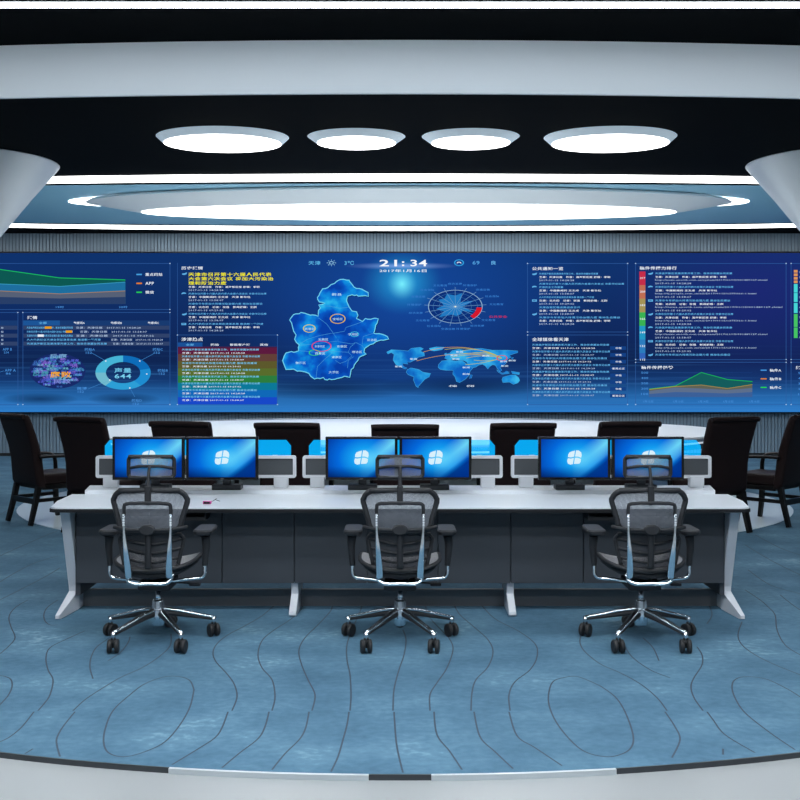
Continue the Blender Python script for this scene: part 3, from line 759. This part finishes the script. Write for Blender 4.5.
# ------------------------------------------------------------------ boards, shields, monitors
def rrect(cx, cz, hw, hh, r, n=5):
    P = []
    for sx, sz, a0 in ((1, 1, 0), (-1, 1, 90), (-1, -1, 180), (1, -1, 270)):
        for k in range(n+1):
            a = math.radians(a0+90*k/n); P.append((cx+sx*(hw-r)+r*math.cos(a), cz+sz*(hh-r)+r*math.sin(a)))
    return P
for X, lb in ((-1.575, 'left'), (.02, 'middle'), (1.63, 'right')):
    e_ = empty('console_board', (X, 7.80, .793))
    o_ = rrect(0, .16, .772, .0855, .018); i_ = rrect(0, .16, .749, .0635, .006)
    m = MB()
    for y0_, y1_ in ((-.012, .03),):
        V = [[m.bm.verts.new((x, y, z)) for x, z in P] for P, y in ((o_, y0_), (i_, y0_), (i_, y1_), (o_, y1_))]
        n = len(o_)
        for q in range(4):
            a, b_ = V[q], V[(q+1) % 4]
            for k in range(n): m.face([a[k], a[(k+1) % n], b_[(k+1) % n], b_[k]])
    m.build('board_frame', FRAMEG, e_)
    box_obj('insert_panel', BOARD, e_, -.749, .749, .0, .02, .097, .223)
    for px in (-.657, .657):
        MB().box(px-.054, px+.054, -.03, .04, .0005, .0885, .004).build('post', FRAMEG, e_)
    tag(e_, 'grey-framed charcoal mounting board on two posts, %s of three on the desk' % lb, 'mounting board', 'mounting boards on the desk ledge')
    s_ = MB().prism([(-.727, 1.03), (.727, 1.03), (.727, 1.108), (.69, 1.153), (-.69, 1.153), (-.727, 1.108)], lambda u, v, w_: (u, w_, v), -.004, .004).build('acrylic_shield', ACRYL)
    s_.location = (X-.005, 7.90, -.0)
    tag(s_, 'bright cyan translucent shield with clipped corners behind the %s pair of monitors' % lb, 'desk shield', 'cyan acrylic shields')
    # brackets holding the shield onto the board
    for bx in (-.6, .6): MB().box(bx-.02, bx+.02, .028, .106, .215, .243).build('shield_bracket', FRAMEG, e_)

b = NB('desktop_wallpaper')
def rad(cx, cz, rx, rz):
    dx = b.f('DIVIDE', b.f('SUBTRACT', b.x, cx), rx); dz = b.f('DIVIDE', b.f('SUBTRACT', b.z, cz), rz)
    return b.f('SQRT', b.f('ADD', b.f('MULTIPLY', dx, dx), b.f('MULTIPLY', dz, dz)))
r = rad(.03, .0, .33, .25)
wc = b.ramp(r, [(0, (90, 208, 252)), (.3, (20, 158, 240)), (.62, (4, 104, 218)), (1, (4, 58, 160))])
dg = b.f('SUBTRACT', b.f('MULTIPLY', b.z, .8), b.f('MULTIPLY', b.x, .62))
band = b.f('SUBTRACT', 1.0, b.f('ABSOLUTE', b.f('MULTIPLY', b.f('ADD', dg, .055), 11.0)), clamp=True)
rightw = b.f('MULTIPLY', b.f('ADD', b.x, .02), 4.2, clamp=True)
wc = b.mix(b.f('MULTIPLY', b.f('MULTIPLY', band, rightw), .8), wc, (120, 232, 255))
dk2 = b.f('MULTIPLY', b.f('SUBTRACT', -.125, dg), 24.0, clamp=True)
wc = b.mix(b.f('MULTIPLY', dk2, .85), wc, (0, 40, 128))
bot = b.f('MULTIPLY', b.f('SUBTRACT', -.06, b.z), 9.0, clamp=True)
wc = b.mix(b.f('MULTIPLY', bot, b.f('SUBTRACT', .75, b.f('MULTIPLY', b.x, 2.5), clamp=True)), wc, (0, 20, 66))
WALLPAPER = b.emission(wc, 1.0)
def make_monitor():
    r_ = empty('monitor', (0, 0, 0))
    MB().box(-.266, .266, 0, .035, .094, .414, .004).build('casing', BLACKG, r_)
    sc = box_obj('screen', WALLPAPER, r_, -.2455, .2455, -.0008, .0, -.140, .140)
    sc.location = (0, -.0005, .256)
    lg = MB()                                # waving four-pane flag emblem
    def wave(u, v): return (u*.050+v*.008, v*.050+.007*math.sin(u*2.6+.5)-u*.006)
    for sx in (-1, 1):
        for sz in (-1, 1):
            P = []
            for u_, v_ in ((.08, .09), (.5, .09), (.97, .09), (.99, .5), (.86, .82), (.5, .98), (.08, 1.0), (.08, .5)): P.append(wave(sx*u_, sz*v_))
            lg.prism(P, lambda u, v, w_: (u, w_, v), -.0008, .0)
    l = lg.build('emblem', emit((214, 240, 252)), sc); l.location = (0, -.001, .004)
    MB().box(-.012, .012, -.001, -.0002, .101, .106).build('badge', emit((120, 126, 134), .6), r_)
    st = MB().box(-.11, .11, .175, .295, .0, .038, .004); st.box(-.03, .03, .20, .235, .036, .20, .003)
    st.box(-.035, .035, .0352, .21, .15, .20, .003)
    st.build('stand', mat('dark_grey_stand', (44, 47, 52), .5), r_)
    return r_
mon = make_monitor()
ML = ['monitor at far left of the desk, behind the left chair headrest', 'monitor second from left, beside the small pink device', 'third monitor from left, left screen of the middle pair', 'fourth monitor from left, right screen of the middle pair', 'fifth monitor from left, left screen of the right pair', 'monitor at far right of the desk, behind the right chair headrest']
for i, X in enumerate((-1.857, -1.313, -.284, .262, 1.287, 1.831)):
    o = mon if i == 0 else copy_tree(mon)
    o.location = (X, 7.452, .7932)
    tag(o, 'blue-screened '+ML[i], 'monitor', 'pairs of monitors on the control desk')
# stands rest on the desktop in front of the ledge: shift their feet forward
# small pink device
pk = empty('card_reader', (-1.345, 7.05, .7655))
MB().box(-.028, .028, -.02, .02, .0, .022, .004).build('body', mat('magenta_plastic', (196, 60, 140), .4), pk)
MB().box(-.021, .021, -.0215, -.0198, .003, .017).build('slot', BLACKG, pk)
MB().box(-.026, .026, -.018, .018, .0222, .024, .0005).build('lid', mat('white_plastic', (236, 226, 236), .4), pk)
MB().sweep([(.02, .02, .012), (.04, .03, .02), (.055, .05, .03), (.045, .07, .02), (.07, .1, .006)], .0022, n=6).build('cable', BLACKP, pk)
tag(pk, 'small pink device with a black slot and short cable on the white desktop', 'device')

# ------------------------------------------------------------------ office chair
def rloop(hw_t, hw_b, zt, zb, r, yf, n=5):
    """rounded closed outline, x-z, with y = yf(x,z)"""
    P = []
    for (cx, cz, a0) in ((hw_t-r, zt-r, 0), (-hw_t+r, zt-r, 90), (-hw_b+r, zb+r, 180), (hw_b-r, zb+r, 270)):
        for k in range(n):
            a = math.radians(a0+90*k/(n-1)); x = cx+r*math.cos(a); z = cz+r*math.sin(a); P.append((x, yf(x, z), z))
    return P
def make_office_chair():
    r_ = empty('office_chair', (0, 0, 0))
    yb = lambda x, z: -.235+1.0*x*x-.05*(z-.7)
    # headrest
    yh = lambda x, z: -.205+1.6*x*x
    h = MB().sweep(rloop(.139, .139, 1.169, 1.042, .024, yh), (.012, .013), n=8, closed=True, res=2)
    h.sweep([(-.136, yh(.136, 0), 1.098), (-.07, yh(.07, 0)-.005, 1.112), (0, yh(0, 0)-.01, 1.114), (.07, yh(.07, 0)-.005, 1.112), (.136, yh(.136, 0), 1.098)], (.009, .009), n=8)
    hr = h.build('headrest', BLACKP, r_)
    MB().grid(12, 6, lambda u, v: ((u-.5)*.272, yh((u-.5)*.272, 0)+.004, 1.048+v*.118)).build('headrest_mesh', NET, hr)
    st = MB(); st.sweep([(0, -.245, .885), (0, -.262, .96), (0, -.245, 1.05), (0, -.222, 1.112)], [(.014, .012), (.016, .012), (.010, .010), (.010, .010)], n=8, up=(0, 1, 0))
    st.box(-.018, .018, -.272, -.245, .90, 1.0, .005)
    st.build('headrest_stem', BLACKP, r_)
    # upper back
    fr = MB().sweep(rloop(.224, .192, .968, .715, .072, yb, 6), (.017, .018), n=8, closed=True, res=2).build('backrest_frame', BLACKP, r_)
    def bk(u, v):
        z = .725+v*.242; hw = .194+(.222-.194)*v; x = (u-.5)*2*hw
        c = 1.0
        if v > .85: x *= 1-.25*((v-.85)/.15)**2
        if v < .12: x *= 1-.2*((.12-v)/.12)**2
        return (x, yb(x, z)+.006, z)
    MB().grid(20, 16, bk).build('backrest_mesh', NET, fr)
    # lumbar part
    yl = lambda x, z: -.21+1.2*x*x
    lm = MB().sweep(rloop(.196, .168, .696, .49, .04, yl, 5), (.013, .012), n=8, closed=True, res=2)
    for z in (.655, .60, .545):
        lm.sweep([(-.185, yl(.185, 0), z+.012), (-.09, yl(.09, 0)-.006, z-.006), (0, yl(0, 0)-.01, z-.016), (.09, yl(.09, 0)-.006, z-.006), (.185, yl(.185, 0), z+.012)], (.006, .009), n=6)
    lo = lm.build('lumbar_support', BLACKP, r_)
    MB().grid(14, 8, lambda u, v: ((u-.5)*2*(.164+.028*v), yl((u-.5)*2*(.164+.028*v), 0)+.004, .497+v*.198)).build('lumbar_mesh', NETD, lo)
    # plastic yoke
    yk = MB(); yk.sweep([(-.140, -.268, .825), (-.140, -.272, .872), (-.128, -.274, .893), (-.06, -.275, .898), (.06, -.275, .898), (.128, -.274, .893), (.140, -.272, .872), (.140, -.268, .825)], (.011, .010), n=8, res=3, up=(0, 1, 0))
    yk.sweep([(-.222, -.19, .742), (-.15, -.255, .738), (-.06, -.27, .735), (.06, -.27, .735), (.15, -.255, .738), (.222, -.19, .742)], (.012, .010), n=8, up=(0, 1, 0))
    yk.sweep([(0, -.262, .74), (0, -.26, .62), (0, -.25, .50)], [(.019, .012), (.019, .012), (.022, .014)], n=8, up=(0, 1, 0))
    yk.loft([[(.05*q*math.cos(a*PI/12), y, .738+.032*q*math.sin(a*PI/12)) for a in range(24)] for q, y in ((.9, -.255), (1, -.275), (1, -.288), (.8, -.296))])
    yk.build('back_yoke', BLACKP, r_)
    # chrome uprights + U
    for s in (-1, 1):
        MB().sweep([(s*.141, -.272, .83), (s*.139, -.274, .72), (s*.132, -.268, .62), (s*.125, -.25, .52), (s*.122, -.235, .44)], [(.006, .006), (.008, .007), (.015, .009), (.021, .011), (.021, .012)], n=10, up=(0, 1, 0)).build('chrome_upright', CHROME, r_)
    dots = MB()
    for s in (-1, 1):
        for k in range(5): dots.box(s*.141-.006, s*.141+.006, -.284, -.279, .762+k*.0155, .771+k*.0155, .001)
    dots.build('height_notches', mat('white_notch', (225, 230, 235), .4), r_)
    cu = MB(); cu.sweep([(-.135, -.20, .46), (-.128, -.225, .425), (-.09, -.235, .405), (0, -.235, .405), (.09, -.235, .405), (.128, -.225, .425), (.135, -.20, .46)], (.012, .011), n=10)
    cu.sweep([(-.06, -.235, .405), (-.05, -.15, .39), (-.05, .02, .385)], (.012, .010), n=8); cu.sweep([(.06, -.235, .405), (.05, -.15, .39), (.05, .02, .385)], (.012, .010), n=8)
    cu.build('chrome_cradle', CHROME, r_)
    # seat
    ys = []
    def seat_z(x, y): return .475+.75*x*x*max(0.0, min(1, 1-(y-.1)*1.2))-.03*max(0, (y-.15)/.12)**2+.0
    L = []
    for k in range(28):
        a = 2*PI*k/28; c, q = math.cos(a), math.sin(a)
        x = .25*math.copysign(abs(c)**.55, c); y = .03+.245*math.copysign(abs(q)**.6, q)
        L.append((x, y, seat_z(x, y)))
    sf = MB().sweep(L, (.014, .014), n=8, closed=True, res=1)
    sf.loft([[(x*k, .03+(y-.03)*k, z-dz) for x, y, z in L] for k, dz in ((.98, .018), (.9, .05), (.6, .07))])
    so_ = sf.build('seat_pan', BLACKP, r_)
    sm = MB(); V = []
    sm.loft([[(x*k, .03+(y-.03)*k, (seat_z(x*k, .03+(y-.03)*k))+.013+.006*(1-k)) for x, y, z in L] for k in (.97, .8, .6, .4, .2, .02)], cap=False)
    sm.build('seat_mesh', SEATM, so_)
    # mechanism
    me_ = MB().box(-.10, .10, -.12, .13, .335, .392, .012).build('tilt_mechanism', BLACKP, r_)
    lv = MB().sweep([(.09, .03, .36), (.17, .03, .355), (.21, .03, .35)], .006, n=8); lv.box(.19, .26, .01, .05, .338, .356, .006); lv.build('lever', BLACKP, me_)
    # arms
    for s in (-1, 1):
        ar = MB().sweep([(s*.30, -.02, .66), (s*.305, -.02, .60), (s*.30, -.02, .52), (s*.297, -.02, .475)], [(.03, .022), (.024, .018), (.019, .015), (.018, .014)], n=10, up=(0, 1, 0)).build('armrest_post', BLACKP, r_)
        pd = MB()
        o1 = rrect(0, .02, .052, .13, .035, 5)
        pd.loft([[(s*.292+x, y, z) for x, y in P] for P, z in ((rrect(0, .02, .046, .12, .03, 5), .674), (rrect(0, .02, .056, .13, .035, 5), .682), (rrect(0, .02, .058, .132, .036, 5), .699), (rrect(0, .02, .052, .126, .033, 5), .708))], smooth=False)
        pd.build('armrest_pad', BLACKP, r_)
        MB().sweep([(s*.297, -.02, .50), (s*.297, -.02, .44), (s*.288, -.025, .412), (s*.262, -.03, .398), (s*.18, -.05, .395), (s*.09, -.07, .385)], .0105, n=10).build('armrest_tube', CHROME, r_)
    # column
    MB().cyl((0, 0, .315), (0, 0, .336), .024).build('lift_sleeve', BLACKP, r_)
    gl = MB().cyl((0, 0, .23), (0, 0, .32), .015); gl.loft([[(q*math.cos(a*PI/12), q*math.sin(a*PI/12), z) for a in range(24)] for q, z in ((.03, .262), (.036, .25), (.04, .19), (.047, .16), (.04, .10), (.03, .095))])
    gl.build('gas_lift', CHROME, r_)
    for k in range(5):
        a = math.radians(90+72*k); ca, sa = math.cos(a), math.sin(a)
        P = [(ca*q, sa*q, z) for q, z in ((.03, .2), (.12, .183), (.24, .15), (.345, .122))]
        am = MB().sweep(P, [(.022, .012), (.02, .011), (.017, .010), (.014, .009)], n=8, up=(0, 0, 1)).build('base_arm', CHROME, r_)
        P2 = [(ca*q, sa*q, z) for q, z in ((.035, .172), (.12, .159), (.24, .132), (.33, .110))]
        MB().sweep(P2, [(.019, .019), (.017, .016), (.014, .011), (.011, .006)], n=8, up=(0, 0, 1)).build('underside_cover', BLACKP, am)
        cx, cy_ = ca*.345, sa*.345
        cs_ = MB(); rot = a+PI/2 if k not in (0,) else a
        wd = Vector((math.cos(rot+.9), math.sin(rot+.9), 0)) if k in (2, 3) else Vector((math.cos(rot), math.sin(rot), 0))
        if k in (2, 3): wd = Vector((1, .15 if k == 2 else -.15, 0)).normalized()
        if k in (1, 4): wd = Vector((.85, -.5 if k == 1 else .5, 0)).normalized()
        c0 = Vector((cx, cy_, .041))
        for sg in (-1, 1):
            p0 = c0+wd*sg*.008; p1 = c0+wd*sg*.034
            cs_.sweep([tuple(p0), tuple(p0+(p1-p0)*.25), tuple(p0+(p1-p0)*.8), tuple(p1)], [(.034, .034), (.041, .041), (.041, .041), (.034, .034)], n=20, res=1)
        cs_.cyl(tuple(c0-wd*.03), tuple(c0+wd*.03), .012, n=10)
        cs_.cyl((cx, cy_, .045), (cx, cy_, .085), .014, n=12)
        ca_ = cs_.build('caster', RUBBER, r_)
        MB().cyl((cx, cy_, .082), (cx, cy_, .125), .016, .014, n=14).build('caster_stem', CHROME, ca_)
    return r_
oc = make_office_chair()
for i, (X, lb) in enumerate(((-1.518, 'left'), (0.0, 'middle'), (1.512, 'right'))):
    o = oc if i == 0 else copy_tree(oc)
    o.location = (X, 6.34, 0.002)
    tag(o, 'black mesh office chair on chrome star base, %s of the three at the desk' % lb, 'chair', 'mesh office chairs at the control desk')

# ------------------------------------------------------------------ conference chairs
def make_conf_chair():
    r_ = empty('conference_chair', (0, 0, 0))
    # back shell: loft of rounded sections from bottom to top
    secs = []
    prof = [(.40, .29, -.20, .045), (.46, .297, -.22, .055), (.58, .288, -.235, .055), (.72, .282, -.25, .055), (.86, .286, -.28, .052), (1.0, .294, -.325, .048), (1.12, .300, -.368, .045), (1.185, .301, -.392, .04), (1.205, .297, -.398, .022)]
    for z, hw, y, t in prof: secs.append([(x, y+yy, z) for x, yy in rrect(0, 0, hw, t, min(t*.8, .035), 4)])
    MB().loft(secs).build('backrest', LEATHER, r_)
    MB().sweep([(-.298, -.425, 1.185), (-.2, -.43, 1.19), (.2, -.43, 1.19), (.298, -.425, 1.185)], .027, n=10, res=2).build('head_roll', LEATHER, r_)
    # piping each side
    for s in (-1, 1):
        pass
    MB().box(-.27, .27, -.19, .30, .43, .55, .03).build('seat', LEATHER, r_)
    MB().box(-.272, .272, -.19, .28, .375, .4295, .006).build('seat_frame', WOOD, r_)
    for s in (-1, 1):
        MB().sweep([(s*.29, -.25, .74), (s*.305, -.12, .745), (s*.31, .1, .735), (s*.31, .22, .71), (s*.305, .26, .62), (s*.29, .25, .38)], [(.024, .018), (.032, .018), (.034, .018), (.032, .02), (.026, .024), (.026, .024)], n=10, res=3).build('armrest', WOOD, r_)
        MB().sweep([(s*.25, -.235, .42), (s*.252, -.27, .25), (s*.262, -.335, .0)], [(.030, .026), (.028, .024), (.024, .020)], n=4, square=True, res=3).build('leg', WOOD, r_)
        MB().sweep([(s*.26, .235, .40), (s*.262, .245, .2), (s*.268, .27, .0)], [(.026, .026), (.024, .024), (.020, .020)], n=4, square=True, res=3).build('leg', WOOD, r_)
        MB().box(s*.262-.012, s*.262+.012, -.255, .235, .245, .285).build('side_stretcher', WOOD, r_)
    MB().box(-.24, .24, -.29, -.262, .225, .285).build('stretcher', WOOD, r_)
    return r_
cc = make_conf_chair()
CL = [(-3.98, 11.40, 43, 'cut off by the left edge of the picture'), (-3.13, 10.72, 22, 'second from the left edge, beside the left end of the desk'),
      (-1.975, 9.86, 12, 'third from left, behind the two left monitors'), (-.995, 9.62, 5, 'fourth from left, seen between left and middle boards'),
      (.045, 9.35, 0, 'in the middle of the row, behind the two middle monitors'), (1.09, 9.58, -4, 'fourth from right, seen between middle and right boards'),
      (2.07, 9.86, -12, 'third from right, behind the two right monitors'), (3.27, 10.72, -22, 'second from the right edge, beside the right end of the desk'), (4.15, 11.3, -43, 'cut off by the right edge of the picture')]
for i, (X, D, th, lb) in enumerate(CL):
    o = cc if i == 0 else copy_tree(cc)
    o.location = (X, D, .0065); o.rotation_euler = (0, 0, -math.radians(th))
    tag(o, 'dark leather chair '+lb, 'chair', 'leather chairs around the conference table')

# ------------------------------------------------------------------ conference table
ct = empty('conference_table', (0, 15.4, 0))
MB().prism(ell(0, 0, 4.95, 4.35, 128), lambda u, v, w_: (u, v, w_), .72, .778).build('rim_top', TABB, ct)
MB().prism(ell(0, 0, 4.86, 3.3, 128), lambda u, v, w_: (u, v, w_), .7782, .80).build('white_top', TABW, ct)
m = MB()
def eband(a0, b0, a1, b1, z, n=128):
    A = ell(0, 0, a0, b0, n); B = ell(0, 0, a1, b1, n)
    va = [m.bm.verts.new((x, y, z)) for x, y in A]; vb = [m.bm.verts.new((x, y, z)) for x, y in B]
    for k in range(n): m.face([va[k], va[(k+1) % n], vb[(k+1) % n], vb[k]])
m.prism(ell(0, 0, 4.95, 4.35, 128), lambda u, v, w_: (u, v, w_), .7782, .7786)
eband_obj = None
m.bm.free(); m = MB()
A = ell(0, 0, 4.93, 4.30, 128); B = ell(0, 0, 4.89, 4.10, 128)
va = [m.bm.verts.new((x, y, .779)) for x, y in A]; vb = [m.bm.verts.new((x, y, .785)) for x, y in B]
vc = [m.bm.verts.new((x, y, .779)) for x, y in B]
for k in range(128):
    m.face([va[k], va[(k+1) % 128], vb[(k+1) % 128], vb[k]]); m.face([vb[k], vb[(k+1) % 128], vc[(k+1) % 128], vc[k]])
m.build('white_edge_line', TABW, ct)
MB().prism(ell(0, 0, 3.4, 2.3, 96), lambda u, v, w_: (u, v, w_), .007, .7198).build('pedestal', TABW, ct)
tag(ct, 'huge oval white-topped conference table with black rim beneath the video wall', 'table')

# ------------------------------------------------------------------ camera, world
cam = bpy.data.cameras.new('camera'); co_ = bpy.data.objects.new('camera', cam); COL.objects.link(co_)
cam.sensor_width = 36; cam.sensor_fit = 'HORIZONTAL'; cam.lens = 36*F/800
cam.shift_x = 0; cam.shift_y = -(400-HZ)/800.0
co_.location = (0, 0, EYE); co_.rotation_euler = (PI/2, 0, 0); cam.clip_end = 100; cam.clip_start = .05
SC.camera = co_
wd = bpy.data.worlds.new('world'); SC.world = wd; wd.use_nodes = True
wd.node_tree.nodes['Background'].inputs[0].default_value = (*lin((120, 170, 210)), 1); wd.node_tree.nodes['Background'].inputs[1].default_value = .1
SC.view_settings.view_transform = 'Standard'; SC.view_settings.look = 'None'
SC.view_settings.gamma = 1; SC.view_settings.exposure = 0; SC.view_settings.use_curve_mapping = False
